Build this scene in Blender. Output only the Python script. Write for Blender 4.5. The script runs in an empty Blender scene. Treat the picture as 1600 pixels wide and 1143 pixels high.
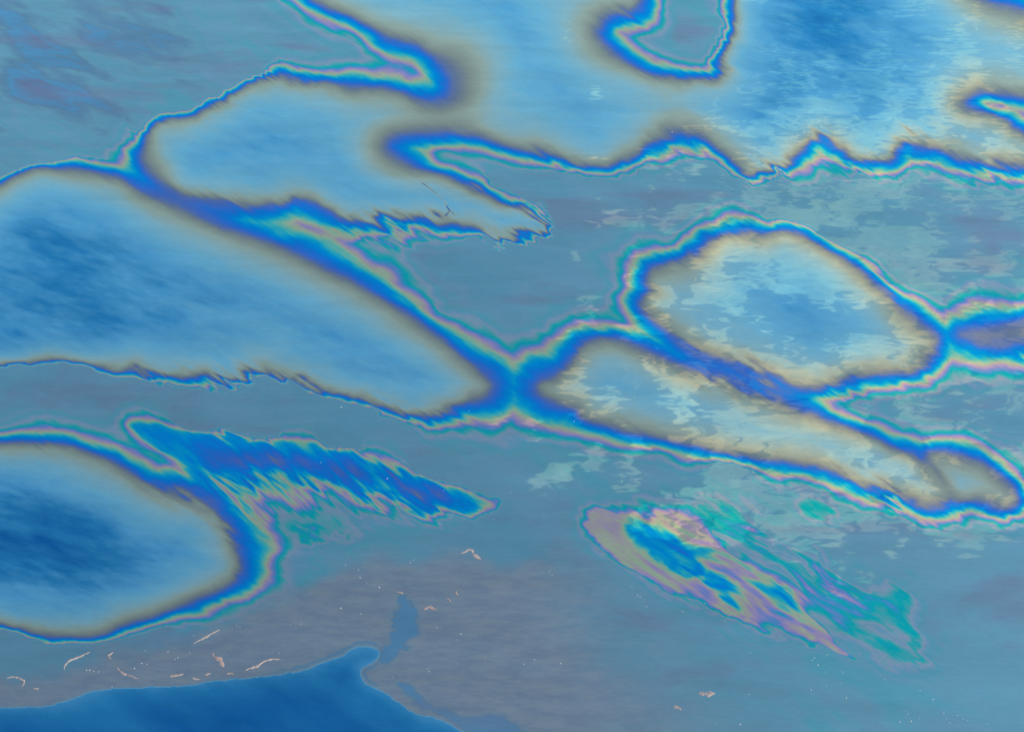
import bpy, math, random
import numpy as np
from mathutils import Vector, noise as mnoise

random.seed(7)
rng = np.random.default_rng(11)
scene = bpy.context.scene
COL = scene.collection
R = math.radians

# ------------------------------------------------------------------ camera
CAM_H = 34.0                      # helicopter height above the sea, metres
PITCH = 42.0                      # degrees below the horizon
HFOV = 40.0
PW, PH = 1600.0, 1143.0           # size of the chart the slick was surveyed on
cam = bpy.data.cameras.new("camera")
cam.sensor_fit = 'HORIZONTAL'
cam.angle = R(HFOV)
cam.clip_start = 0.5
cam.clip_end = 30000
cam_o = bpy.data.objects.new("camera", cam)
cam_o.location = (0, 0, CAM_H)
cam_o.rotation_euler = (R(90 - PITCH), 0, 0)
COL.objects.link(cam_o)
scene.camera = cam_o

# ------------------------------------------------------------------ world, sun, exposure
SUN_EL, SUN_AZ = 42.0, 112.0      # azimuth clockwise from the view direction (+Y)
world = bpy.data.worlds.new("World")
scene.world = world
world.use_nodes = True
wn, wl = world.node_tree.nodes, world.node_tree.links
wn.clear()

sun = bpy.data.lights.new("sun", 'SUN')
sun.energy = 3.0
sun.angle = R(0.5)
sun.color = (1.0, 0.95, 0.88)
sun_o = bpy.data.objects.new("sun", sun)
d = Vector((math.cos(R(SUN_EL)) * math.sin(R(SUN_AZ)), math.cos(R(SUN_EL)) * math.cos(R(SUN_AZ)), math.sin(R(SUN_EL))))
sun_o.rotation_euler = d.to_track_quat('Z', 'Y').to_euler()
sun_o.location = d * 200
COL.objects.link(sun_o)

vs = scene.view_settings
vs.view_transform = 'Standard'
vs.look = 'None'
vs.gamma = 1.0
vs.use_curve_mapping = False
vs.exposure = 0.88
scene.cycles.max_bounces = 6

# ---- helper for node graphs
class G:
    def __init__(s, tree):
        s.n, s.l = tree.nodes, tree.links
    def new(s, t, **kw):
        nd = s.n.new(t)
        for k, v in kw.items():
            setattr(nd, k, v)
        return nd
    def put(s, sock, v):
        if isinstance(v, bpy.types.NodeSocket):
            s.l.new(v, sock)
        else:
            sock.default_value = v
    def math(s, op, a, b=0.0, c=0.0, clamp=False):
        nd = s.new('ShaderNodeMath', operation=op, use_clamp=clamp)
        s.put(nd.inputs[0], a); s.put(nd.inputs[1], b); s.put(nd.inputs[2], c)
        return nd.outputs[0]
    def vmath(s, op, a, b=(0, 0, 0)):
        nd = s.new('ShaderNodeVectorMath', operation=op)
        s.put(nd.inputs[0], a); s.put(nd.inputs[1], b)
        return nd.outputs[0]
    def smooth(s, v, lo, hi, a=0.0, b=1.0):
        nd = s.new('ShaderNodeMapRange', interpolation_type='SMOOTHSTEP')
        s.put(nd.inputs[0], v); s.put(nd.inputs[1], lo); s.put(nd.inputs[2], hi)
        nd.inputs[3].default_value = a; nd.inputs[4].default_value = b
        return nd.outputs[0]
    def noise(s, vec, scale, detail=4, rough=0.55, dist=0.0):
        nd = s.new('ShaderNodeTexNoise', noise_dimensions='3D')
        s.put(nd.inputs['Vector'], vec)
        nd.inputs['Scale'].default_value = scale
        nd.inputs['Detail'].default_value = detail
        nd.inputs['Roughness'].default_value = rough
        nd.inputs['Distortion'].default_value = dist
        return nd.outputs['Fac']
    def mapping(s, vec, loc=(0, 0, 0), rot=(0, 0, 0), scale=(1, 1, 1)):
        nd = s.new('ShaderNodeMapping')
        s.put(nd.inputs[0], vec)
        nd.inputs[1].default_value = loc; nd.inputs[2].default_value = rot; nd.inputs[3].default_value = scale
        return nd.outputs[0]
    def mix(s, fac, a, b, mode='MIX'):
        nd = s.new('ShaderNodeMix', data_type='RGBA', blend_type=mode)
        s.put(nd.inputs[0], fac); s.put(nd.inputs[6], a); s.put(nd.inputs[7], b)
        return nd.outputs[2]

# ---- from the chart to the sea surface
_tanh = math.tan(R(HFOV / 2))
def at(px, py):
    """chart point -> point on the sea (z = 0), arrays allowed"""
    u = (np.asarray(px, float) - PW / 2) / (PW / 2) * _tanh
    v = (PH / 2 - np.asarray(py, float)) / (PW / 2) * _tanh
    c, s_ = math.cos(R(PITCH)), math.sin(R(PITCH))
    dy = c + v * s_
    dz = -s_ + v * c
    t = CAM_H / np.maximum(-dz, 1e-3)
    return u * t, dy * t

# ---- sky: Nishita and a sheet of broken cloud
g = G(world.node_tree)
sky = g.new('ShaderNodeTexSky', sky_type='NISHITA')
sky.sun_disc = False
sky.sun_elevation = R(SUN_EL)
sky.sun_rotation = R(SUN_AZ)
sky.air_density = 1.0
sky.dust_density = 1.2
sky.ozone_density = 1.0
tc = g.new('ShaderNodeTexCoord').outputs['Generated']
sep = g.new('ShaderNodeSeparateXYZ'); g.put(sep.inputs[0], tc)
zc = g.math('MAXIMUM', sep.outputs[2], 0.03)
cx = g.math('DIVIDE', sep.outputs[0], zc)
cy = g.math('DIVIDE', sep.outputs[1], zc)
comb = g.new('ShaderNodeCombineXYZ'); g.put(comb.inputs[0], cx); g.put(comb.inputs[1], cy)
cp = comb.outputs[0]               # position on a cloud sheet one unit up
warp = g.noise(g.mapping(cp, loc=(3.1, 1.7, 0)), 5.0, 3, 0.6)
n1 = g.noise(g.mapping(cp, loc=(1.0, 5.0, 0.3), rot=(0, 0, R(-18)), scale=(.8, 1.0, 1)), 24.0, 12, 0.60, 0.5)
cover = None
def blob(px, py, rx, ry, amt):
    """patch of more (or, amt < 0, less) cloud, placed on the cloud sheet"""
    global cover
    X, Y = at(px, py)
    X, Y = X / CAM_H, Y / CAM_H
    X1, _ = at(px + rx, py); _, Y1 = at(px, py - ry)
    sx, sy = abs(X1 / CAM_H - X), abs(Y1 / CAM_H - Y)
    ax = g.math('DIVIDE', g.math('SUBTRACT', cx, float(X)), float(sx))
    ay = g.math('DIVIDE', g.math('SUBTRACT', cy, float(Y)), float(sy))
    r2 = g.math('ADD', g.math('MULTIPLY', ax, ax), g.math('MULTIPLY', ay, ay))
    e = g.math('MULTIPLY', g.math('EXPONENT', g.math('MULTIPLY', r2, -1.0)), amt)
    cover = e if cover is None else g.math('ADD', cover, e)
blob(1200, 520, 300, 190, 0.26)
blob(1420, 350, 260, 120, 0.17)
blob(1330, 180, 170, 90, 0.15)
blob(1020, 740, 230, 70, 0.13)
blob(1380, 740, 200, 110, 0.15)
blob(1235, 505, 125, 48, -0.46)
blob(1095, 622, 60, 24, -0.16)
blob(960, 610, 100, 50, 0.10)
blob(1500, 740, 60, 40, -0.2)
blob(1490, 350, 130, 50, -0.30)
blob(1060, 735, 90, 30, -0.12)
blob(1390, 690, 60, 40, -0.20)
blob(200, 560, 560, 900, -0.60)
blob(760, 180, 230, 260, -0.25)
blob(700, 1050, 700, 160, -0.30)
blob(1400, 1060, 350, 120, -0.28)
blob(1300, 60, 190, 60, -0.10)
blob(1060, 60, 110, 90, -0.30)
blob(1490, 960, 110, 110, -0.25)
blob(1250, 870, 210, 70, 0.09)
# elsewhere the sheet goes on in wide patches
wide = g.smooth(g.noise(g.mapping(cp, loc=(7, 2, 0)), 0.55, 2), 0.45, 0.75, -0.12, 0.14)
r = g.math('SQRT', g.math('ADD', g.math('MULTIPLY', cx, cx), g.math('MULTIPLY', g.math('SUBTRACT', cy, 1.5), g.math('SUBTRACT', cy, 1.5))))
far = g.smooth(r, 1.3, 2.4)
cover = g.math('ADD', cover, g.math('MULTIPLY', wide, far))
dens = g.math('ADD', g.math('MULTIPLY_ADD', n1, 1.45, -0.225), g.math('MULTIPLY', cover, 0.78))
veil = g.smooth(dens, 0.545, 0.60)
core = g.smooth(dens, 0.60, 0.82)
rim = g.math('SUBTRACT', g.smooth(dens, 0.555, 0.585), g.smooth(dens, 0.59, 0.64))
tex = g.noise(g.mapping(cp, loc=(4, 9, 0), rot=(0, 0, R(-25)), scale=(.6, 1.0, 1)), 26.0, 8, .65, .8)
puff = g.math('MULTIPLY', g.smooth(tex, 0.48, 0.60), veil)
cl = g.math('ADD', g.math('ADD', g.math('MULTIPLY', veil, 0.20), g.math('MULTIPLY', puff, 0.17)), g.math('ADD', g.math('MULTIPLY', core, 0.16), g.math('MULTIPLY', rim, 0.17)))
up = g.smooth(sep.outputs[2], 0.03, 0.15)
cl = g.math('MULTIPLY', cl, up)
skyc = g.mix(cl, sky.outputs[0], (3.4, 3.45, 3.75, 1))
bg = g.new('ShaderNodeBackground')
g.put(bg.inputs[0], skyc)
bg.inputs[1].default_value = 0.15
out = g.new('ShaderNodeOutputWorld')
wl.new(bg.outputs[0], out.inputs[0])

# ------------------------------------------------------------------ numpy noise
def vnoise(x, y, seed):
    r_ = np.random.default_rng(seed)
    tab = r_.random((256, 256)).astype(np.float32)
    xi = np.floor(x).astype(int); yi = np.floor(y).astype(int)
    fx = x - xi; fy = y - yi
    fx = fx * fx * fx * (fx * (fx * 6 - 15) + 10); fy = fy * fy * fy * (fy * (fy * 6 - 15) + 10)
    x0 = xi & 255; x1 = (xi + 1) & 255; y0 = yi & 255; y1 = (yi + 1) & 255
    return ((tab[y0, x0] * (1 - fx) + tab[y0, x1] * fx) * (1 - fy) + (tab[y1, x0] * (1 - fx) + tab[y1, x1] * fx) * fy) * 2 - 1
def fbm(x, y, seed, octv=4, gain=0.5):
    t = 0; a = 1; s_ = 0
    for k in range(octv):
        t = t + a * vnoise(x * 2 ** k + 17.3 * k, y * 2 ** k + 9.1 * k, seed + k); s_ += a; a *= gain
    return t / s_

# ------------------------------------------------------------------ outlines of the slick (chart units)
def smooth_poly(pts, n=4):
    P = np.array(pts, float); N = len(P); o = []
    for i in range(N):
        p0, p1, p2, p3 = P[i - 1], P[i], P[(i + 1) % N], P[(i + 2) % N]
        for k in range(n):
            t = k / n
            o.append(0.5 * ((2 * p1) + (-p0 + p2) * t + (2 * p0 - 5 * p1 + 4 * p2 - p3) * t * t + (-p0 + 3 * p1 - 3 * p2 + p3) * t ** 3))
    return np.array(o)
def sdist(X, Y, P):
    """signed distance, > 0 inside"""
    best = np.full(X.shape, 1e12); ins = np.zeros(X.shape, bool)
    Q = np.roll(P, -1, axis=0)
    for (ax, ay), (bx, by) in zip(P, Q):
        ex, ey = bx - ax, by - ay
        L = ex * ex + ey * ey + 1e-9
        dx, dy = X - ax, Y - ay
        t = np.clip((dx * ex + dy * ey) / L, 0, 1)
        q = (dx - t * ex) ** 2 + (dy - t * ey) ** 2
        np.minimum(best, q, out=best)
        if ay != by:
            c = (ay > Y) != (by > Y)
            ins ^= c & (X < (bx - ax) * (Y - ay) / (by - ay) + ax)
    dd = np.sqrt(best)
    return np.where(ins, dd, -dd)

P1 = [(487,0),(520,17),(550,30),(580,45),(612,60),(650,72),(675,90),(697,110),(705,130),(700,150),(677,160),(650,150),(612,140),(562,135),(512,130),(462,125),(437,117),(400,126),
 (375,138),(340,160),(300,178),(245,194),(232,215),(222,240),(226,262),(250,285),(290,304),(330,312),(362,316),(400,322),(437,318),(462,313),(487,318),(512,330),(535,342),(562,347),(600,350),(630,350),(665,346),(700,352),(735,352),(762,368),(785,378),
 (800,370),(815,367),(840,358),(842,348),(832,336),(815,324),(795,318),(775,311),(750,297),(725,288),(700,277),(662,265),(630,251),(610,240),(604,227),(612,217),(637,210),(675,207),(712,210),(750,216),(800,232),(832,236),(865,246),(900,257),(930,262),(955,260),(985,247),(1012,232),(1037,217),(1057,209),(1077,211),(1105,221),(1130,240),(1150,257),(1175,269),(1200,267),(1232,255),(1245,240),(1265,225),(1282,217),(1300,225),(1320,240),(1342,252),(1370,255),(1395,248),(1405,228),(1415,219),(1435,227),(1475,237),(1512,252),(1550,258),(1600,262),(1700,275),(1800,290),
 (1800,255),(1700,235),(1600,207),(1575,190),(1550,180),(1525,170),(1510,160),(1522,152),(1550,147),(1600,152),(1700,165),(1800,170),(1800,90),(1700,55),(1640,32),(1600,15),(1575,7),(1550,0),(1500,-30),(1440,-90),(1380,-200),(300,-200),(380,-110),(440,-45)]
HEART = [(1007,0),(1005,7),(990,19),(970,21),(950,27),(939,40),(937,55),(947,72),(965,87),(987,102),(1015,116),(1050,122),(1087,123),(1122,122),(1130,112),(1125,100),(1135,80),(1144,60),(1146,30),(1147,0),(1150,-50),(1130,-110),(1060,-120),(1020,-60)]
E = [(0,288),(25,273),(55,262),(87,261),(120,263),(150,269),(190,279),(217,297),(250,313),(287,327),(320,341),(355,356),(400,370),(437,385),(475,401),(512,419),(550,439),(587,459),(625,483),(662,508),(695,531),(725,556),(745,575),(762,590),(770,604),(760,618),(732,627),(705,640),(675,647),(660,651),(637,649),(612,640),(587,633),(562,623),(537,617),(520,613),(487,603),(450,591),(425,586),(400,582),(362,590),(325,586),(300,590),(262,587),(237,584),(212,577),(175,575),(150,571),(112,566),(82,562),(37,566),(0,567),(-100,575),(-230,590),(-230,420),(-120,340),(-50,310)]
F = [(0,690),(37,690),(75,690),(107,695),(137,707),(175,722),(205,737),(237,755),(270,767),(300,772),(320,780),(342,802),(357,830),(367,852),(378,880),(371,902),(345,922),(312,936),(275,951),(237,965),(200,976),(162,990),(125,997),(87,996),(57,987),(25,982),(0,977),(-80,960),(-180,900),(-200,800),(-150,720),(-70,692)]
Gc = [(1012,426),(1025,416),(1062,406),(1077,396),(1095,386),(1115,371),(1137,363),(1175,363),(1200,364),(1225,358),(1250,365),(1272,376),(1300,391),(1325,406),(1350,426),(1370,443),(1395,466),(1415,483),(1437,501),(1458,516),(1467,531),(1462,548),(1450,562),(1430,580),(1400,587),(1375,587),(1340,593),(1307,602),(1275,607),(1240,602),(1210,590),(1170,576),(1125,562),(1095,550),(1062,531),(1035,511),(1012,493),(1000,471),(1012,456),(1007,441)]
H = [(895,558),(910,540),(930,530),(955,527),(985,534),(1012,546),(1037,558),(1065,571),(1100,584),(1145,599),(1175,612),(1200,622),(1225,633),(1280,650),(1317,662),(1340,672),(1370,684),(1400,699),(1425,708),(1442,720),(1457,734),(1478,754),(1496,770),(1490,782),(1475,787),(1450,792),(1425,783),(1400,772),(1375,764),(1350,759),(1325,749),(1300,739),(1275,729),(1237,722),(1200,719),(1150,712),(1112,703),(1070,694),(1037,686),(1000,677),(962,669),(925,662),(905,652),(898,640),(875,632),(850,622),(836,604),(845,592),(868,586),(882,575)]
I = [(1440,712),(1487,709),(1520,716),(1550,730),(1575,752),(1590,772),(1592,784),(1575,794),(1550,789),(1520,783),(1488,784),(1458,750)]
J = [(205,664),(225,661),(250,665),(300,678),(355,685),(400,690),(475,697),(525,703),(562,714),(612,733),(662,750),(700,760),(737,778),(775,788),(745,794),(700,797),(662,799),(637,789),(612,772),(590,764),(565,762),(540,752),(500,750),(470,756),(440,748),(400,752),(375,748),(345,752),(310,745),(285,722),(255,700),(228,684)]
N_ = [(1500,522),(1530,514),(1565,508),(1600,500),(1640,490),(1720,490),(1760,515),(1660,535),(1590,538),(1535,534)]
LW = [(0,1104),(42,1103),(75,1101),(112,1090),(150,1077),(212,1072),(265,1070),(312,1067),(337,1061),(400,1057),(425,1052),(475,1046),(507,1034),(540,1019),(562,1009),(582,1010),(595,1020),(585,1036),(568,1043),(567,1057),(575,1069),(600,1082),(625,1099),(650,1114),(682,1119),(712,1134),(760,1165),(820,1230),(860,1400),(-260,1400),(-260,1120),(-80,1108)]
K1 = [(980,824),(1010,826),(1040,838),(1062,858),(1085,886),(1060,881),(1030,869),(1000,850)]
K2 = [(1110,908),(1130,913),(1165,932),(1200,958),(1235,978),(1275,1000),(1235,986),(1195,968),(1150,940)]
K3 = [(925,810),(975,806),(1060,808),(1105,828),(1150,868),(1200,905),(1245,950),(1300,1000),(1345,1035),(1290,1012),(1220,978),(1140,945),(1060,910),(990,880),(945,850)]
K4 = [(1060,800),(1110,790),(1160,800),(1180,840),(1230,875),(1290,890),(1340,930),(1400,930),(1425,985),(1440,1030),(1410,1030),(1360,1000),(1300,985),(1230,930),(1160,870),(1110,835)]
T1 = [(1253,786),(1285,788),(1300,800),(1285,806),(1262,802)]
T2 = [(462,820),(490,812),(520,822),(520,845),(495,862),(470,860),(458,845)]

# name, outline, level on the outline, level deep inside, weighted anchors (x, y, inner width, outer width, feathering)
CELLS = [
 ('pale_pool', P1, .46, .10, [(550,30,55,34,2),(650,75,70,52,3),(705,130,250,88,3),(612,140,60,44,4),(480,125,45,30,5),(375,140,40,17,5),(300,178,40,17,5),(240,200,40,19,4),(226,262,100,60,3),(300,300,35,240,3),(437,318,40,60,4),(487,318,40,75,4),(530,338,35,58,6),(600,350,30,38,14),(690,350,30,36,15),(785,378,20,14,12),(842,350,25,28,10),(775,311,30,22,3),(690,275,40,30,2),(606,230,110,84,2),(660,207,110,62,2),(780,225,50,34,2),(930,262,45,24,2),(1000,238,60,28,7),(1057,209,110,45,6),(1130,240,60,26,4),(1200,267,45,24,15),(1282,217,40,62,20),(1370,255,35,34,18),(1415,220,40,50,18),(1512,252,60,40,11),(1600,262,60,34,8),(1540,180,50,36,5),(1512,158,90,50,4),(1590,150,70,40,3),(1590,10,120,45,2),(945,50,115,70,3),(1000,10,70,60,6),(1000,110,50,48,2),(1100,123,38,32,4),(1135,80,26,32,5),(1146,20,24,28,4)]),
 ('blue_pool', E, .46, .09, [(0,288,40,16,2),(55,262,45,13,2),(150,269,60,26,2),(287,327,75,220,2),(400,370,75,60,2),(475,401,75,92,3),(512,419,75,88,3),(560,445,75,66,2),(640,492,75,46,2),(725,556,75,52,2),(770,604,75,115,3),(705,640,45,40,12),(640,649,34,24,8),(560,622,32,16,7),(450,591,36,14,6),(325,586,38,27,15),(237,584,40,20,11),(112,566,22,8,4),(0,567,16,8,4)]),
 ('oval_pool', F, .46, .0, [(0,690,60,32,2),(100,695,65,33,3),(205,737,75,46,2),(300,772,95,100,6),(350,815,75,120,6),(378,880,70,120,3),(345,922,75,42,3),(237,965,70,26,1),(125,997,60,16,2),(25,982,45,14,4)]),
 ('cloudy_pool', Gc, .46, .17, [(1012,426,60,60,4),(1077,396,70,55,6),(1137,363,45,42,5),(1225,358,40,24,3),(1300,391,36,21,2),(1370,443,45,34,3),(1437,501,70,55,3),(1467,531,80,60,5),(1400,587,55,42,8),(1307,602,45,34,7),(1210,590,40,170,11),(1095,550,48,110,4),(1020,498,45,60,3)]),
 ('wedge_pool', H, .46, .19, [(895,558,55,75,5),(955,527,55,46,2),(1037,558,55,60,3),(1145,599,50,170,10),(1225,633,45,120,9),(1317,662,38,34,3),(1370,684,30,46,2),(1425,707,34,60,2),(1475,752,40,50,2),(1350,759,30,36,5),(1490,782,45,50,14),(1400,772,45,34,12),(1275,729,42,30,5),(1150,712,42,20,2),(1037,686,45,28,2),(925,662,50,34,2),(845,610,55,115,5)]),
 ('small_pool', I, .46, .22, [(1478,742,40,50,2),(1500,714,55,60,2),(1570,745,65,40,2),(1575,794,45,34,8),(1500,767,30,30,4)]),
 ('wave_streak', J, .58, .485, [(225,661,30,34,3),(300,678,26,15,4),(400,690,24,15,6),(525,703,20,16,4),(662,750,18,16,4),(775,788,30,26,8),(662,799,18,36,12),(590,764,26,75,22),(470,756,26,95,26),(375,748,30,95,24),(285,722,40,70,8)]),
 ('side_streak', N_, .46, .41, [(1480,520,40,80,6),(1590,486,40,58,3),(1600,545,40,75,12)]),
 ('rainbow_swirl', K1, .58, .55, [(985,830,30,64,5),(1100,895,30,46,5)]),
 ('rainbow_swirl', K2, .635, .61, [(1100,905,30,40,4),(1270,1000,20,30,5)]),
 ('rainbow_swirl', K3, .69, .675, [(930,830,30,40,6),(1150,870,30,70,8),(1250,985,20,22,3)]),
 ('rainbow_swirl', K4, .835, .785, [(1100,800,40,60,10),(1400,1000,40,60,10)]),
 ('teal_spot', T1, .82, .77, [(1275,797,10,40,3)]),

]

# coarse survey grid
MX0, MX1, MY0, MY1 = -170.0, 1770.0, -130.0, 1290.0
CS = 4.0
gx = np.arange(MX0 - 8, MX1 + 12, CS); gy = np.arange(MY0 - 8, MY1 + 12, CS)
GX, GY = np.meshgrid(gx, gy)
def upsample(A, X, Y):
    fx = (X - gx[0]) / CS; fy = (Y - gy[0]) / CS
    i = np.clip(np.floor(fx).astype(int), 0, len(gx) - 2); j = np.clip(np.floor(fy).astype(int), 0, len(gy) - 2)
    fx = fx - i; fy = fy - j
    return (A[j, i] * (1 - fx) + A[j, i + 1] * fx) * (1 - fy) + (A[j + 1, i] * (1 - fx) + A[j + 1, i + 1] * fx) * fy

# fine grid of the film
FS = 1.7
fx_ = np.arange(MX0, MX1 + FS, FS); fy_ = np.arange(MY0, MY1 + FS, FS)
X, Y = np.meshgrid(fx_, fy_)
NX, NY = len(fx_), len(fy_)
# wind combs: streaks that run down to the right
ca, sa = math.cos(R(33)), math.sin(R(33))
U = X * ca + Y * sa; V = -X * sa + Y * ca
comb1 = fbm(U / 75, V / 9.0, 3, 3)
comb2 = fbm(U / 30, V / 3.6, 23, 2)
clump = np.clip(0.55 + 1.1 * fbm(X / 60, Y / 60, 41, 2), 0, 1.6)
comb = (comb1 * 1.1 + comb2 * 0.6) * clump
wob = fbm(X / 55, Y / 40, 61, 3)
wobf = fbm(X / 14, Y / 10, 71, 2)
wob2 = fbm(X / 26, Y / 19, 75, 2)
wvar = fbm(X / 70, Y / 50, 79, 3)

def anchors(A):
    a = np.array(A, float)
    w = [1.0 / ((GX - q[0]) ** 2 + (GY - q[1]) ** 2 + 250.0) ** 1.5 for q in a]
    sw = sum(w)
    return [sum(wi * q[k] for wi, q in zip(w, a)) / sw for k in (2, 3, 4)]

TQ = [0, .08, .18, .33, .43, .60, .72, .82, .91, 1.0]          # thickness across a fringe
TP = [.46, .485, .515, .56, .60, .65, .69, .735, .775, .82]
def sst(v, a, b):
    t = np.clip((v - a) / (b - a), 0, 1); return t * t * (3 - 2 * t)
p = np.full(X.shape, 2.0)
owner = np.zeros(X.shape, int)
sd_heart = sdist(GX, GY, smooth_poly(HEART))
dist_any = np.full(X.shape, 1e6)
for ci, (nm, poly, lev, pin, anc) in enumerate(CELLS):
    sd = sdist(GX, GY, smooth_poly(poly))
    if poly is P1:
        sd = np.minimum(sd, -sd_heart)
    wi, wo, fe = anchors(anc)
    dd = upsample(sd, X, Y); wi = upsample(wi, X, Y); wo = upsample(wo, X, Y) * 0.71; fe = upsample(fe, X, Y)
    if nm == 'rainbow_swirl':
        dd = dd + 17 * fbm(U / 120, V / 20, 181, 3) + 2 * wobf
    near = np.exp(-np.maximum(np.abs(dd) - 10, 0) / 45.0)
    dn = dd + near * fe * comb * 1.25 + near * (1.6 + fe * .15) * wob * 1.6 + near * np.clip(fe - 1.2, .2, 5) * (.45 * wobf + .9 * wob2)
    inn = pin + (lev - pin) * np.exp(-np.maximum(dn, 0) / wi)
    q = np.interp(lev, TP, TQ) + np.maximum(-dn, 0) / (wo * (1 + .40 * wvar))
    ou = np.interp(np.minimum(q, 1), TQ, TP) + 0.20 * (1 - np.exp(-np.maximum(q - 1, 0) * 1.5)) + np.maximum(q - .72, 0) * .5 * np.clip((22 - wo) / 7, 0, 1.6)
    if poly is K4:
        inn = inn + .10 * sst(dn, 0, 12) * fbm(U / 85, V / 24, 171, 4)
    pc = np.where(dn > 0, inn, ou)
    owner = np.where(pc < p, ci, owner)
    k_ = 0.03
    h = np.clip(0.5 + 0.5 * (p - pc) / k_, 0, 1)
    p = p * (1 - h) + pc * h - k_ * h * (1 - h)
    dist_any = np.minimum(dist_any, -dd)

# the wide grey film: slow changes of thickness and wavelet streaks of darker mirrored sky, painted in through it
c2, s2 = math.cos(R(17)), math.sin(R(17))
U2 = X * c2 + Y * s2; V2 = -X * s2 + Y * c2
slow = fbm(U / 420, V / 150, 81, 5, .55)
fine = fbm(U / 60, V / 14, 91, 3)
far = np.clip((p - 0.9) / 0.25, 0, 1)
p = p + far * (0.55 * slow + 0.10 * fbm(U2 / 80, V2 / 15, 93, 4, .6) + 0.12)
p = p + np.clip((0.40 - p) / 0.3, 0, 1) * (0.095 * fbm(U2 / 170, V2 / 62, 101, 6, .6) + 0.04 * fbm(U2 / 34, V2 / 8, 105, 3, .6))  # pools: darkening by wavelets, put into their colour through the thickness

def zone(cx_, cy_, rx, ry):
    return np.exp(-((X - cx_) / rx) ** 2 - ((Y - cy_) / ry) ** 2)
c3, s3 = math.cos(R(44)), math.sin(R(44))
U3 = X * c3 + Y * s3; V3 = -X * s3 + Y * c3
wq = 22 * fbm(X / 120, Y / 90, 201, 2)
swirl = fbm((U + wq) / 120, (V + wq) / 24, 205, 4, .55)
band = sst(p, .47, .56) * (1 - sst(p, 1.0, 1.15))
p = p + band * (zone(1190, 910, 210, 110) * (.18 * swirl + .14 * fbm((U + wq) / 90, (V + wq) / 11, 207, 3)) + zone(1480, 630, 190, 55) * .055 * swirl + zone(1420, 810, 190, 45) * .10 * swirl)
p = p + band * zone(490, 770, 210, 62) * (.19 * fbm(U3 / 60, V3 / 9, 211, 3, .6) + .02)
p = p - sst(p, .86, .96) * (1 - sst(p, 1.0, 1.1)) * zone(500, 835, 70, 40) * .2 * np.clip(.3 + 1.5 * swirl, 0, 1)
p = p + sst(p, .95, 1.1) * zone(60, 100, 330, 190) * (.48 + .34 * fbm(U2 / 90, V2 / 22, 221, 4, .6))
p = p - .045 * zone(425, 720, 75, 16) - .05 * zone(645, 768, 55, 18) - .03 * zone(560, 738, 60, 14)
p = p + .12 * zone(776, 789, 26, 12) * sst(p, .4, .5)
p = p - np.clip(zone(1470, 742, 24, 34) * 1.6, 0, 1) * np.clip(p - .40, 0, .3) * .98
p = p + sst(p, .47, .55) * (1 - sst(p, .95, 1.1)) * .028 * fbm(U / 38, V / 7, 231, 3, .6)
p = p - sst(p, .85, .95) * (1 - sst(p, 1.1, 1.25)) * zone(495, 833, 62, 34) * np.clip(.13 + .38 * fbm(X / 40, Y / 30, 235, 3), 0, .2)
p = p - sst(p, .98, 1.1) * zone(1350, 1050, 420, 170) * .16
# hairline scratch of thicker film across the pale pool
def streak(pts, w, amt):
    global p
    P = np.array(pts, float)
    m = (X > P[:, 0].min() - 20) & (X < P[:, 0].max() + 20) & (Y > P[:, 1].min() - 20) & (Y < P[:, 1].max() + 20)
    xs, ys = X[m], Y[m]
    b = np.full(xs.shape, 1e9)
    for (ax, ay), (bx, by) in zip(P[:-1], P[1:]):
        ex, ey = bx - ax, by - ay
        t = np.clip(((xs - ax) * ex + (ys - ay) * ey) / (ex * ex + ey * ey), 0, 1)
        b = np.minimum(b, np.hypot(xs - ax - t * ex, ys - ay - t * ey))
    p[m] += amt * np.exp(-(b / w) ** 2)
streak([(660,286),(676,298),(690,310),(698,317)], 0.8, .19)
streak([(696,318),(702,330),(697,336)], 1.1, .19)
streak([(698,322),(710,336)], 0.8, .18)
streak([(1443,712),(1458,728),(1476,748),(1496,770)], 7, .035)

# emulsified brown-grey oil and the open water below it
EM = [(-220,1030),(-60,1045),(0,1052),(60,1052),(100,1036),(140,1018),(200,1006),(270,1000),(320,985),(370,955),(430,925),(480,905),(530,880),(580,864),(650,872),(730,862),(800,880),(860,872),(915,890),(960,940),(1000,1000),(1050,1060),(1090,1120),(1130,1200),(1160,1320),(-220,1320)]
INLET = [(620,944),(627,928),(637,934),(648,944),(656,962),(652,985),(643,1000),(630,1018),(614,1030),(600,1034),(592,1022),(598,1014),(606,1003),(613,985),(608,972),(614,960)]
NOTCH = [(620,1070),(640,1063),(655,1080),(668,1096),(690,1103),(706,1108),(730,1116),(770,1112),(800,1125),(840,1160),(760,1160),(712,1134),(690,1118),(660,1108),(640,1092)]
sd_l = upsample(sdist(GX, GY, smooth_poly(LW)), X, Y) + 3.0 * wob + 1.2 * wobf + 1.6 * fbm(X / 9, Y / 7, 241, 3, .6)
sd_m = upsample(sdist(GX, GY, smooth_poly(EM)), X, Y) + 16 * wob + 12 * fbm(X / 30, Y / 16, 121, 4, .6)
right_soft = np.clip((X - 800) / 160, 0, 1)
sd_m = sd_m + right_soft * (45 * fbm(U / 130, V / 40, 131, 4))
def sst(v, a, b):
    t = np.clip((v - a) / (b - a), 0, 1); return t * t * (3 - 2 * t)
rag = 9 * fbm(X / 16, Y / 11, 141, 4, .6)
sd_i = upsample(sdist(GX, GY, smooth_poly(INLET)), X, Y) + rag * 1.3
sd_n = upsample(sdist(GX, GY, smooth_poly(NOTCH)), X, Y) + rag * .7
rim_line = np.exp(-((sd_l + 5) / 3.2) ** 2) * sst(X, 380, 470) * (1 - sst(X, 585, 600))
em = sst(sd_m, -14, 30 ) * (1 - right_soft) + sst(sd_m, -90, 190) * right_soft * .95
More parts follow.
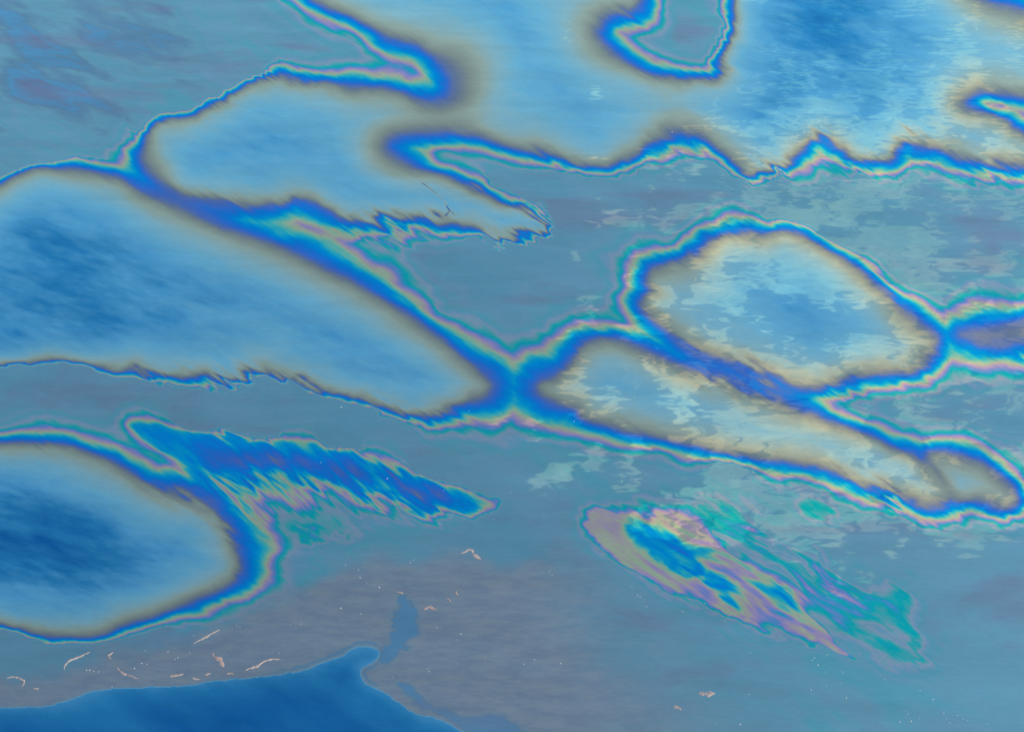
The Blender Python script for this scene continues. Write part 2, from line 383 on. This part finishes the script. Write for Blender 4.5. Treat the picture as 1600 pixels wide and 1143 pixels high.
em = em * (1 - sst(-sd_l * -1, -2.5, 1.5))
em = em * (1 - .85 * sst(sd_i, -6, 6)) * (1 - .75 * sst(sd_n, -5, 6))
em = em * sst(p, .70, .92)
em = em * (1 - .8 * rim_line)
em = np.clip(em * (1 + .16 * fbm(U2 / 90, V2 / 26, 151, 5, .6)), 0, 1)
hole = np.clip(sst(sd_i, -6, 6) + sst(sd_n, -5, 6) + rim_line, 0, 1)
p = p + hole * sst(p, .9, 1.0) * (1.47 - p)
pl = 0.03 + 0.09 * np.exp(-np.maximum(sd_l, 0) / 26.0) + 0.05 * fbm(U / 150, V / 50, 161, 4)
lw = sst(sd_l, -2, 1.5)
rimdark = np.exp(-((sd_l + 5) / 3.5) ** 2) * np.clip((X + 200) / 300, 0, 1)
p = p * (1 - lw) + pl * lw
p = np.clip(p, 0.0, 2.0)
# the slick thins out to open water outside the surveyed part
bord = np.minimum(np.minimum(X - MX0, MX1 - X), np.minimum(Y - MY0, MY1 - Y))
fade = sst(bord, 4, 70)
p = p * fade
em = em * fade

# ------------------------------------------------------------------ materials
def srgb(r_, g_, b_):
    f = lambda c: (c / 255 / 12.92) if c / 255 <= .04045 else ((c / 255 + .055) / 1.055) ** 2.4
    return np.array([f(r_), f(g_), f(b_)])
SKYREF = np.array([0.312, 0.438, 0.80])      # colour of the mirrored sky at the middle of the slick, after exposure
RAMP = [(0.00,(16,90,165)),(0.08,(40,121,184)),(0.16,(80,150,203)),(0.24,(102,164,204)),(0.31,(124,166,190)),(0.37,(138,156,158)),(0.415,(122,134,138)),(0.445,(98,113,146)),
 (0.47,(70,102,182)),(0.495,(42,104,202)),(0.52,(16,112,208)),(0.555,(0,128,210)),(0.59,(14,150,200)),(0.615,(54,164,182)),(0.64,(112,168,160)),(0.66,(146,164,150)),(0.685,(156,146,160)),(0.715,(142,130,184)),(0.745,(102,124,192)),
 (0.78,(46,138,188)),(0.815,(0,154,172)),(0.845,(66,150,170)),(0.875,(120,143,176)),(0.905,(98,141,178)),(0.94,(80,145,174)),(0.98,(92,143,174)),(1.03,(97,141,175)),(1.10,(88,140,173)),(1.20,(94,140,171)),(1.36,(86,122,160)),(1.45,(76,132,180)),(1.65,(94,113,154))]
RSCALE = 1.7
def film_material():
    m = bpy.data.materials.new("oil_film")
    m.use_nodes = True
    t = m.node_tree; t.nodes.clear()
    g = G(t)
    geo = g.new('ShaderNodeNewGeometry').outputs['Position']
    a1 = g.new('ShaderNodeAttribute', attribute_name='film_thickness').outputs['Fac']
    a2 = g.new('ShaderNodeAttribute', attribute_name='emulsion').outputs['Fac']
    grain = g.noise(g.mapping(geo, rot=(0, 0, R(24)), scale=(1.0, 2.2, 1)), 9.0, 5, .65)
    tk = g.math('ADD', a1, g.math('MULTIPLY', g.math('SUBTRACT', grain, .5), 0.022))
    tk = g.math('DIVIDE', tk, RSCALE, clamp=True)
    ramp = g.new('ShaderNodeValToRGB')
    cr = ramp.color_ramp
    cr.interpolation = 'LINEAR'
    while len(cr.elements) < len(RAMP):
        cr.elements.new(0.5)
    for e_, (pos, c) in zip(cr.elements, RAMP):
        e_.position = pos / RSCALE
    for e_, (pos, c) in zip(cr.elements, RAMP):
        v = np.clip(srgb(*c) / SKYREF, 0.0, 0.98)
        e_.color = (*v, 1)
    g.put(ramp.inputs[0], tk)
    emn = g.noise(g.mapping(geo, rot=(0, 0, R(20)), scale=(.5, 1.6, 1)), 2.2, 6, .65)
    emc = g.mix(g.smooth(emn, .35, .65), tuple(np.clip(srgb(108, 128, 158) / SKYREF, 0, 1)) + (1,), tuple(np.clip(srgb(121, 137, 161) / SKYREF, 0, 1)) + (1,))
    mau = g.noise(g.mapping(geo, rot=(0, 0, R(24)), scale=(.38, 1.0, 1)), .30, 6, .62, .5)
    mf = g.math('MULTIPLY', g.math('MULTIPLY', g.smooth(mau, .50, .68), g.smooth(a1, .90, 1.0)), .6)
    film = g.mix(mf, ramp.outputs[0], tuple(np.clip(srgb(104, 118, 156) / SKYREF, 0, 1)) + (1,))
    col = g.mix(a2, film, emc)
    gr1 = g.noise(g.mapping(geo, rot=(0, 0, R(24)), scale=(.45, 1.5, 1)), 7.0, 4, .7)
    gr2 = g.noise(g.mapping(geo, rot=(0, 0, R(20)), scale=(.30, 1.2, 1)), .8, 5, .6, .4)
    painted_ripples = g.math('ADD', g.math('MULTIPLY_ADD', gr1, .22, .89), g.math('MULTIPLY_ADD', gr2, .34, -.17))  # light and dark of fine ripples, painted into the film colour as streaky noise
    col = g.mix(1.0, col, painted_ripples, 'MULTIPLY')
    # wavelets, smaller where the oil is thick
    def slope(vec, scale, det, amt, dist):
        nd = g.new('ShaderNodeTexNoise', noise_dimensions='3D')
        g.put(nd.inputs['Vector'], vec); nd.inputs['Scale'].default_value = scale
        nd.inputs['Detail'].default_value = det; nd.inputs['Roughness'].default_value = .4; nd.inputs['Distortion'].default_value = dist
        return g.vmath('MULTIPLY', g.vmath('SUBTRACT', nd.outputs['Color'], (.5, .5, .5)), amt)
    s1 = slope(g.mapping(geo, rot=(0, 0, R(12)), scale=(.42, 1.25, 1)), .38, 1, (.008, .012, 0), .3)
    s2 = slope(g.mapping(geo, rot=(0, 0, R(22)), scale=(.40, 1.3, 1)), 2.2, 1, (.014, .015, 0), .4)
    nrm = g.vmath('NORMALIZE', g.vmath('ADD', (0, 0, 1), g.vmath('ADD', s1, s2)))
    gl = g.new('ShaderNodeBsdfGlossy')
    g.put(gl.inputs['Color'], col)
    g.put(gl.inputs['Roughness'], g.math('ADD', 0.02, g.math('MULTIPLY', a2, .12)))
    g.put(gl.inputs['Normal'], nrm)
    df = g.new('ShaderNodeBsdfDiffuse')
    g.put(df.inputs['Color'], (0.13, 0.12, 0.12, 1))
    mx = g.new('ShaderNodeMixShader')
    g.put(mx.inputs[0], g.math('MULTIPLY', a2, .05))
    t.links.new(gl.outputs[0], mx.inputs[1]); t.links.new(df.outputs[0], mx.inputs[2])
    o = g.new('ShaderNodeOutputMaterial')
    t.links.new(mx.outputs[0], o.inputs[0])
    return m
M_FILM = film_material()

def foam_material(name, c0, c1):
    m = bpy.data.materials.new(name)
    m.use_nodes = True
    g = G(m.node_tree)
    b = m.node_tree.nodes['Principled BSDF']
    geo = g.new('ShaderNodeNewGeometry').outputs['Position']
    n = g.noise(geo, 6.0, 5, .65)
    g.put(b.inputs['Base Color'], g.mix(g.smooth(n, .35, .65), c0 + (1,), c1 + (1,)))
    b.inputs['Roughness'].default_value = .55
    bm_ = g.new('ShaderNodeBump'); bm_.inputs['Distance'].default_value = .01
    g.put(bm_.inputs['Height'], g.noise(geo, 30.0, 4, .6))
    g.put(b.inputs['Normal'], bm_.outputs[0])
    return m
M_MOUSSE = foam_material("peach_mousse", (.18, .13, .105), (.23, .175, .15))
M_PALE = foam_material("pale_mousse", (.15, .13, .12), (.24, .19, .165))
M_FOAM = foam_material("white_foam", (.24, .24, .24), (.32, .32, .32))

# ------------------------------------------------------------------ the sea
def mesh_obj(name, verts, faces, mat, parent=None):
    me = bpy.data.meshes.new(name)
    me.from_pydata(verts, [], faces)
    me.materials.append(mat)
    o = bpy.data.objects.new(name, me)
    COL.objects.link(o)
    if parent: o.parent = parent
    return o
BIG = 9000
water = mesh_obj("water", [(-BIG, -BIG, -.004), (BIG, -BIG, -.004), (BIG, BIG, -.004), (-BIG, BIG, -.004)], [(0, 1, 2, 3)], M_FILM)
water["kind"] = "structure"
water["label"] = "open deep blue sea water under and around the oil slick"

# ------------------------------------------------------------------ split the film into its pools and sheets
WX, WY = at(X, Y)
fp = .25 * (p[:-1, :-1] + p[1:, :-1] + p[:-1, 1:] + p[1:, 1:])
fX, fY = X[:-1, :-1] + FS / 2, Y[:-1, :-1] + FS / 2
fown = owner[:-1, :-1]
fem = em[:-1, :-1]
fl = sd_l[:-1, :-1]
fheart = upsample(sd_heart, fX, fY)
fdist = dist_any[:-1, :-1]

THINGS = {}
def film_thing(key, name, label, cat, group, ctr):
    o = bpy.data.objects.new(name, None)
    cx_, cy_ = at(*ctr)
    o.location = (float(cx_), float(cy_), 0)
    o.empty_display_size = .5
    COL.objects.link(o)
    o["label"] = label; o["category"] = cat
    if group: o["group"] = group
    THINGS[key] = o
gp, gs = "thin sheen pools ringed by rainbow fringes", "grey sheets of thicker oil film"
film_thing('pale_pool', 'sheen_pool', "largest pale blue sheen pool, spreading across the top around the heart-shaped island", "sheen pool", gp, (560, 230))
film_thing('blue_pool', 'sheen_pool', "long leaf-shaped deep blue sheen pool with tan rim at the left edge", "sheen pool", gp, (330, 470))
film_thing('oval_pool', 'sheen_pool', "dark blue oval sheen pool with brown rim in the lower left", "sheen pool", gp, (160, 850))
film_thing('cloudy_pool', 'sheen_pool', "rounded sheen pool mirroring clouds around a clear blue hole, right of centre", "sheen pool", gp, (1230, 490))
film_thing('wedge_pool', 'sheen_pool', "long tapering sheen pool of mirrored cloud running below the rounded one", "sheen pool", gp, (1150, 650))
film_thing('small_pool', 'sheen_pool', "small egg-shaped tan sheen pool near the right edge", "sheen pool", gp, (1530, 755))
film_thing('wave_streak', 'sheen_streak', "bright blue wave-shaped streak with violet heart and combed rainbow tails", "sheen streak", None, (520, 740))
film_thing('side_streak', 'sheen_streak', "violet and azure streak of sheen cut by the right edge", "sheen streak", None, (1560, 530))
film_thing('rainbow_swirl', 'rainbow_swirl', "long swirl of azure, gold, violet and teal sheen in the lower right", "rainbow swirl", None, (1160, 910))

film_thing('heart', 'oil_island', "heart-shaped grey film island ringed by rainbow at the top", "oil film", gs, (1060, 60))
film_thing('sheet_ul', 'grey_film', "dull grey-blue oil film filling the upper left corner", "oil film", gs, (200, 100))
film_thing('sheet_mid', 'grey_film', "grey-blue oil film across the middle, between the pale pool and the rounded pool", "oil film", gs, (850, 380))
film_thing('sheet_low', 'grey_film', "grey-blue oil film below the long blue pool, reaching to the lower right corner", "oil film", gs, (900, 760))
film_thing('sheet_right', 'grey_film', "small teal and violet tinted film wedge at the right edge above the egg-shaped pool", "oil film", gs, (1500, 650))
film_thing('emulsion', 'emulsified_oil', "brownish grey patch of emulsified oil with a ragged edge at the bottom", "oil patch", None, (650, 960))
film_thing('clear', 'clear_water_pool', "smooth deep blue open water bay at the bottom left, bounded by the brown-grey oil", "water bay", None, (300, 1110))

keys, codes = [], np.zeros(fp.shape, int)
def code(key, part):
    if (key, part) not in keys: keys.append((key, part))
    return keys.index((key, part))
def inpoly(poly): return sdist(fX, fY, np.array(poly, float)) > 0
codes[:] = code('sheet_low', 'film')
mid = inpoly([(-200,250),(260,250),(520,340),(560,400),(720,540),(800,600),(900,540),(1000,470),(1100,540),(1260,600),(1480,560),(1800,560),(1800,-140),(-200,-140)])
codes[mid] = code('sheet_mid', 'film')
ul = inpoly([(-200,420),(-60,300),(60,262),(230,262),(330,312),(450,200),(720,150),(640,40),(500,-140),(-200,-140)])
codes[ul] = code('sheet_ul', 'film')
codes[inpoly([(1240,600),(1440,575),(1800,540),(1800,800),(1600,790),(1560,720),(1440,712),(1320,660)])] = code('sheet_right', 'film')
codes[fheart > 0] = code('heart', 'film')
names = [c[0] for c in CELLS]
for ci, nm in enumerate(names):
    sel = (fown == ci) & (fdist < 160)
    if nm == 'teal_spot': continue
    if nm == 'rainbow_swirl':
        for lo, hi, part in ((-1, .60, 'azure_core'), (.60, .70, 'gold_band'), (.70, .77, 'violet_band'), (.77, .86, 'teal_band')):
            codes[sel & (fp >= lo) & (fp < hi)] = code(nm, part)
    else:
        inner = (-1, .27, 'blue_core') if nm not in ('wave_streak', 'side_streak') else (-1, .30, 'violet_core')
        for lo, hi, part in (inner, (inner[1], .455, 'tan_rim' if nm not in ('wave_streak', 'side_streak') else 'violet_core'), (.455, .61, 'blue_band'), (.61, .75, 'gold_violet_band'), (.75, .86, 'teal_band')):
            codes[sel & (fp >= lo) & (fp < hi)] = code(nm, part)
codes[fem > .45] = code('emulsion', 'oil_layer')
codes[fl > 0] = code('clear', 'deep_water')
codes[(fl > 0) & (fl < 14)] = code('clear', 'pale_rim')

# ---- connected pieces of each kind become parts of their own; crumbs go to their neighbour
def pieces(C):
    H_, W_ = C.shape
    runs = []; par = []
    def find(a):
        while par[a] != a:
            par[a] = par[par[a]]; a = par[a]
        return a
    prev = []
    for j in range(H_):
        row = C[j]
        cut = np.flatnonzero(np.diff(row)) + 1
        st = [0] + cut.tolist(); en = cut.tolist() + [W_]
        cur = []
        k = 0
        for a, b in zip(st, en):
            r_ = len(runs); runs.append((j, a, b, int(row[a]))); par.append(r_); cur.append(r_)
            while k < len(prev) and runs[prev[k]][2] <= a: k += 1
            m = k
            while m < len(prev) and runs[prev[m]][1] < b:
                if runs[prev[m]][3] == row[a]:
                    x_, y_ = find(prev[m]), find(r_)
                    if x_ != y_: par[y_] = x_
                m += 1
        prev = cur
    lab = np.zeros(C.shape, np.int32); cnt = {}
    for r_, (j, a, b, c) in enumerate(runs):
        q = find(r_); lab[j, a:b] = q; cnt[q] = cnt.get(q, 0) + b - a
    return lab, cnt, {find(r_): runs[r_][3] for r_ in range(len(runs))}
for _ in range(4):
    lab, cnt, cod = pieces(codes)
    small = np.array([q for q, c in cnt.items() if c < 500], np.int32)
    if len(small) == 0: break
    bad = np.isin(lab, small)
    idx = np.where(bad, 0, np.arange(codes.shape[1])[None, :] + 1)
    idx = np.maximum.accumulate(idx, axis=1)
    new = np.take_along_axis(codes, np.maximum(idx - 1, 0), 1)
    up_ = np.vstack([codes[:1], codes[:-1]])
    codes = np.where(bad & (idx > 0), new, np.where(bad, up_, codes))
lab, cnt, cod = pieces(codes)

flatx, flaty, flatp, flate = WX.ravel(), WY.ravel(), p.ravel(), em.ravel()
jj, ii = np.meshgrid(np.arange(NY - 1), np.arange(NX - 1), indexing='ij')
q0 = (jj * NX + ii).ravel()
order = np.argsort(lab.ravel(), kind='stable')
ls = lab.ravel()[order]
bounds = np.flatnonzero(np.diff(ls)) + 1
for seg in np.split(order, bounds):
    key, part = keys[cod[int(lab.ravel()[seg[0]])]]
    nf = len(seg)
    a = q0[seg]
    quads = np.stack([a, a + NX, a + NX + 1, a + 1], 1)       # counter-clockwise seen from above
    used, inv = np.unique(quads.ravel(), return_inverse=True)
    root = THINGS[key]
    me = bpy.data.meshes.new(part)
    me.vertices.add(len(used))
    co = np.zeros((len(used), 3), np.float32)
    co[:, 0] = flatx[used] - root.location.x; co[:, 1] = flaty[used] - root.location.y
    me.vertices.foreach_set('co', co.ravel())
    me.loops.add(nf * 4); me.polygons.add(nf)
    me.loops.foreach_set('vertex_index', inv.ravel().astype(np.int32))
    me.polygons.foreach_set('loop_start', np.arange(0, nf * 4, 4, dtype=np.int32))
    me.update(calc_edges=True)
    at1 = me.attributes.new('film_thickness', 'FLOAT', 'POINT'); at1.data.foreach_set('value', flatp[used].astype(np.float32))
    at2 = me.attributes.new('emulsion', 'FLOAT', 'POINT'); at2.data.foreach_set('value', flate[used].astype(np.float32))
    me.materials.append(M_FILM)
    o = bpy.data.objects.new(part, me)
    COL.objects.link(o)
    o.parent = root

# ------------------------------------------------------------------ mousse, foam and flecks afloat
def px_size(x, y):
    a, b = at(x - .5, y), at(x + .5, y)
    return abs(float(b[0] - a[0]))
def floater(name, label, cat, group, pts, w, mat, h=.018, rag=.8):
    """a low ragged ridge of foam along a chart line; w = width in chart units seen foreshortened"""
    P = np.array(pts, float)
    if len(P) > 2:
        Q = [P[0]]
        for i in range(len(P) - 1):
            p0, p1, p2, p3 = P[max(i - 1, 0)], P[i], P[i + 1], P[min(i + 2, len(P) - 1)]
            for t in (.25, .5, .75, 1.0):
                Q.append(.5 * ((2 * p1) + (-p0 + p2) * t + (2 * p0 - 5 * p1 + 4 * p2 - p3) * t * t + (-p0 + 3 * p1 - 3 * p2 + p3) * t ** 3))
        P = np.array(Q)
    else:
        P = np.array([P[0] + (P[1] - P[0]) * t for t in np.linspace(0, 1, 7)])
    L = np.concatenate([[0], np.cumsum(np.hypot(*np.diff(P, axis=0).T))])
    n = max(7, int(L[-1] / 1.6))
    ts = np.linspace(0, L[-1], n)
    P = np.stack([np.interp(ts, L, P[:, 0]), np.interp(ts, L, P[:, 1])], 1)
    wx, wy = at(P[:, 0], P[:, 1])
    W = np.stack([wx, wy], 1)
    c = W.mean(0)
    T = np.gradient(W, axis=0); T /= np.linalg.norm(T, axis=1)[:, None] + 1e-9
    Nn = np.stack([-T[:, 1], T[:, 0]], 1)
    half = w * .44 * px_size(*P[len(P) // 2])
    sd_ = random.random() * 100
    verts, faces, M = [], [], 7
    for i in range(n):
        u = i / (n - 1)
        prof = min(1, math.sqrt(max(0, 4 * u * (1 - u)))) ** .9
        jl = 1 + rag * mnoise.noise((i * .45, sd_, 0)) * 2; jr = 1 + rag * mnoise.noise((i * .45, sd_, 9)) * 2
        for k in range(M):
            v = -1 + 2 * k / (M - 1)
            ww = half * max(.12, prof) * max(.2, (jl if v < 0 else jr))
            q = W[i] + Nn[i] * v * ww - c
            z = h * (1 - v * v) * (.25 + prof * (.6 + .9 * mnoise.noise((i * .6, k * .8, sd_)))) + .002
            verts.append((q[0], q[1], max(z, .002)))
    for i in range(n - 1):
        for k in range(M - 1):
            a = i * M + k
            faces.append((a, a + M, a + M + 1, a + 1))
    o = mesh_obj(name, verts, faces, mat)
    for f in o.data.polygons: f.use_smooth = True
    o.location = (float(c[0]), float(c[1]), 0)
    o["label"] = label; o["category"] = cat
    if group: o["group"] = group
gm, gw = "strips of weathered oil mousse afloat", "white flecks of foam afloat"
for lab_, pts, w, mat in (
  ("straight slanting pale strip of mousse beside the oval pool's lower edge", [(302,1005),(315,998),(328,991),(343,983)], 3.4, M_PALE),
  ("curved peach strip of mousse with a clotted lower end", [(141,1018),(122,1026),(108,1032),(102,1038),(100,1046)], 4.5, M_PALE),
  ("tiny hooked peach clot, uppermost in the middle of the narrow brown-grey tongue", [(177,1018),(172,1022),(169,1024),(174,1029)], 3, M_MOUSSE),
  ("thin comma-shaped pale strip trailing to the right, below the hooked clot", [(183,1042),(187,1047),(193,1052),(203,1055),(217,1060)], 3, M_PALE),
  ("thick bent orange clot of mousse, brightest on the brown-grey patch", [(332,1020),(336,1027),(343,1030),(348,1036),(349,1042)], 6.5, M_MOUSSE),
  ("flat level peach strip just above the clear water bay, widest of its row", [(265,1056),(273,1055),(279,1054),(287,1052)], 4, M_MOUSSE),
  ("short pale strip right of the widest level strip above the bay", [(300,1058),(306,1060),(312,1061)], 3.4, M_PALE),
  ("small round peach clot below left of the thick orange clot", [(321,1055),(325,1052),(329,1051)], 5, M_PALE),
  ("small peach clot below right of the thick orange clot", [(354,1052),(360,1051),(365,1053)], 4, M_MOUSSE),
  ("long rising pale strip along the edge of the clear water bay", [(383,1047),(392,1043),(402,1040),(412,1033),(424,1029),(439,1030)], 4, M_PALE),
  ("hook-shaped pale strip at the left end of the brown-grey patch", [(10,1059),(18,1057),(25,1057),(34,1061),(38,1066),(34,1072)], 3.4, M_PALE),
  ("tiny pale crumb right of the hook-shaped strip at the left edge", [(52,1075),(57,1075),(61,1076)], 3, M_PALE),
  ("arched pale strip of mousse on the upper edge of the brown-grey patch", [(720,865),(727,861),(733,858),(738,862),(743,868),(752,874)], 5, M_PALE),
  ("upper of two tiny peach crumbs on the brown-grey patch", [(712,922),(713,926),(715,930)], 4, M_MOUSSE),
  ("lower of two tiny peach crumbs on the brown-grey patch", [(699,934),(701,937),(704,940)], 4, M_MOUSSE),
  ("small arched peach strip right of the blue inlet in the brown-grey patch", [(662,952),(667,949),(672,947),(677,950),(683,954)], 5, M_MOUSSE),
  ("small pale smear at the head of the blue inlet", [(620,924),(625,925),(630,927)], 4, M_PALE),
  ("oblong cream raft of foam alone in the lower right", [(1092,1082),(1100,1084),(1108,1084),(1117,1082)], 10, M_PALE),
  ("small cream crumb left below the oblong foam raft", [(1053,1102),(1058,1105),(1065,1108)], 5, M_PALE)):
    floater('mousse_strip', lab_, 'oil mousse', gm, pts, w, mat)

T13 = [(540,757),(585,762),(560,757),(615,768),(920,720),(885,715),(1185,645),(1095,690),(1480,480),(1500,490),(905,632),(700,860),(1050,640),(1210,540),(1110,680),(840,745)]
T14 = [(650,180),(690,210),(770,240),(280,468),(215,478),(145,650),(1080,765),(1130,490),(1280,530),(965,85),(655,405),(855,800),(530,370),(985,70),(1075,750),(1255,568),(1430,680),(560,98),(640,130)]
T15 = [(187,148),(250,165),(750,240),(785,290),(870,187),(1205,340),(1065,390),(1480,907),(1427,1095),(1490,650),(305,715),(1275,1095),(840,360),(235,140),(800,300),(75,720),(140,690),(1330,450)]
T16 = [(275,695),(312,725),(367,858),(370,660),(360,770),(460,765),(455,835),(730,815),(950,885),(1030,940),(860,1010),(875,1030),(862,1048),(895,1075),(945,1057),(825,1080),(1097,1020),(1100,1035),(1115,1060),(1135,1085),(1185,1040),(1220,1062),(1245,1070),(1370,1090),(270,880),(490,930),(470,770),(290,680)]
T10 = [(532,255),(1172,775),(1487,955),(1592,790),(405,600),(820,700),(1330,280)]
SP = []
for tile, ox, oy, lb in ((T13, 0, 857, "tiny white fleck on the narrow brown-grey tongue among the mousse strips"), (T14, 400, 857, "tiny white fleck on the wide brown-grey oil around the blue inlet"),
                         (T15, 800, 857, "tiny white fleck on the smooth film left of and below the rainbow swirl"), (T16, 1200, 857, "tiny white fleck scattered in the lower right corner, below the swirl's tail"),
                         (T10, 400, 572, "tiny white fleck on or around the wave-shaped blue streak")):
    SP += [(ox + x / 4, oy + y / 4, lb) for x, y in tile]
SP += [(897, 658, "single white fleck on the left lower fringe of the tapering cloud pool"), (1050, 206, "single white fleck on the crest of the fringe below the heart-shaped island"), (1355, 751, "single white fleck on the lower rim of the tapering cloud pool, towards its right end")]
fleck_me = []
for k in range(5):
    vs_, fs_ = [(0, 0, 1)], []
    for ring, (rr, zz) in enumerate(((.62, .75), (1.0, .05))):
        for i in range(7):
            a = i * 2 * math.pi / 7
            q = rr * (1 + .35 * (random.random() - .5))
            vs_.append((q * math.cos(a) * 1.25, q * math.sin(a), zz))
    for i in range(7):
        j = (i + 1) % 7
        fs_.append((0, 1 + i, 1 + j)); fs_.append((1 + i, 8 + i, 8 + j, 1 + j))
    me = bpy.data.meshes.new("foam_fleck"); me.from_pydata(vs_, [], fs_); me.materials.append(M_FOAM)
    for f in me.polygons: f.use_smooth = True
    fleck_me.append(me)
for k, (x, y, lb) in enumerate(SP):
    o = bpy.data.objects.new("foam_fleck", fleck_me[k % 5])
    wx, wy = at(x, y)
    r_ = px_size(x, y) * random.choice([.45, .55, .65, .9])
    o.location = (float(wx), float(wy), 0.0)
    o.scale = (r_, r_ * 1.3, r_ * .6)
    o.rotation_euler = (0, 0, random.random() * 6.28)
    COL.objects.link(o)
    o["label"] = lb; o["category"] = "foam fleck"; o["group"] = gw
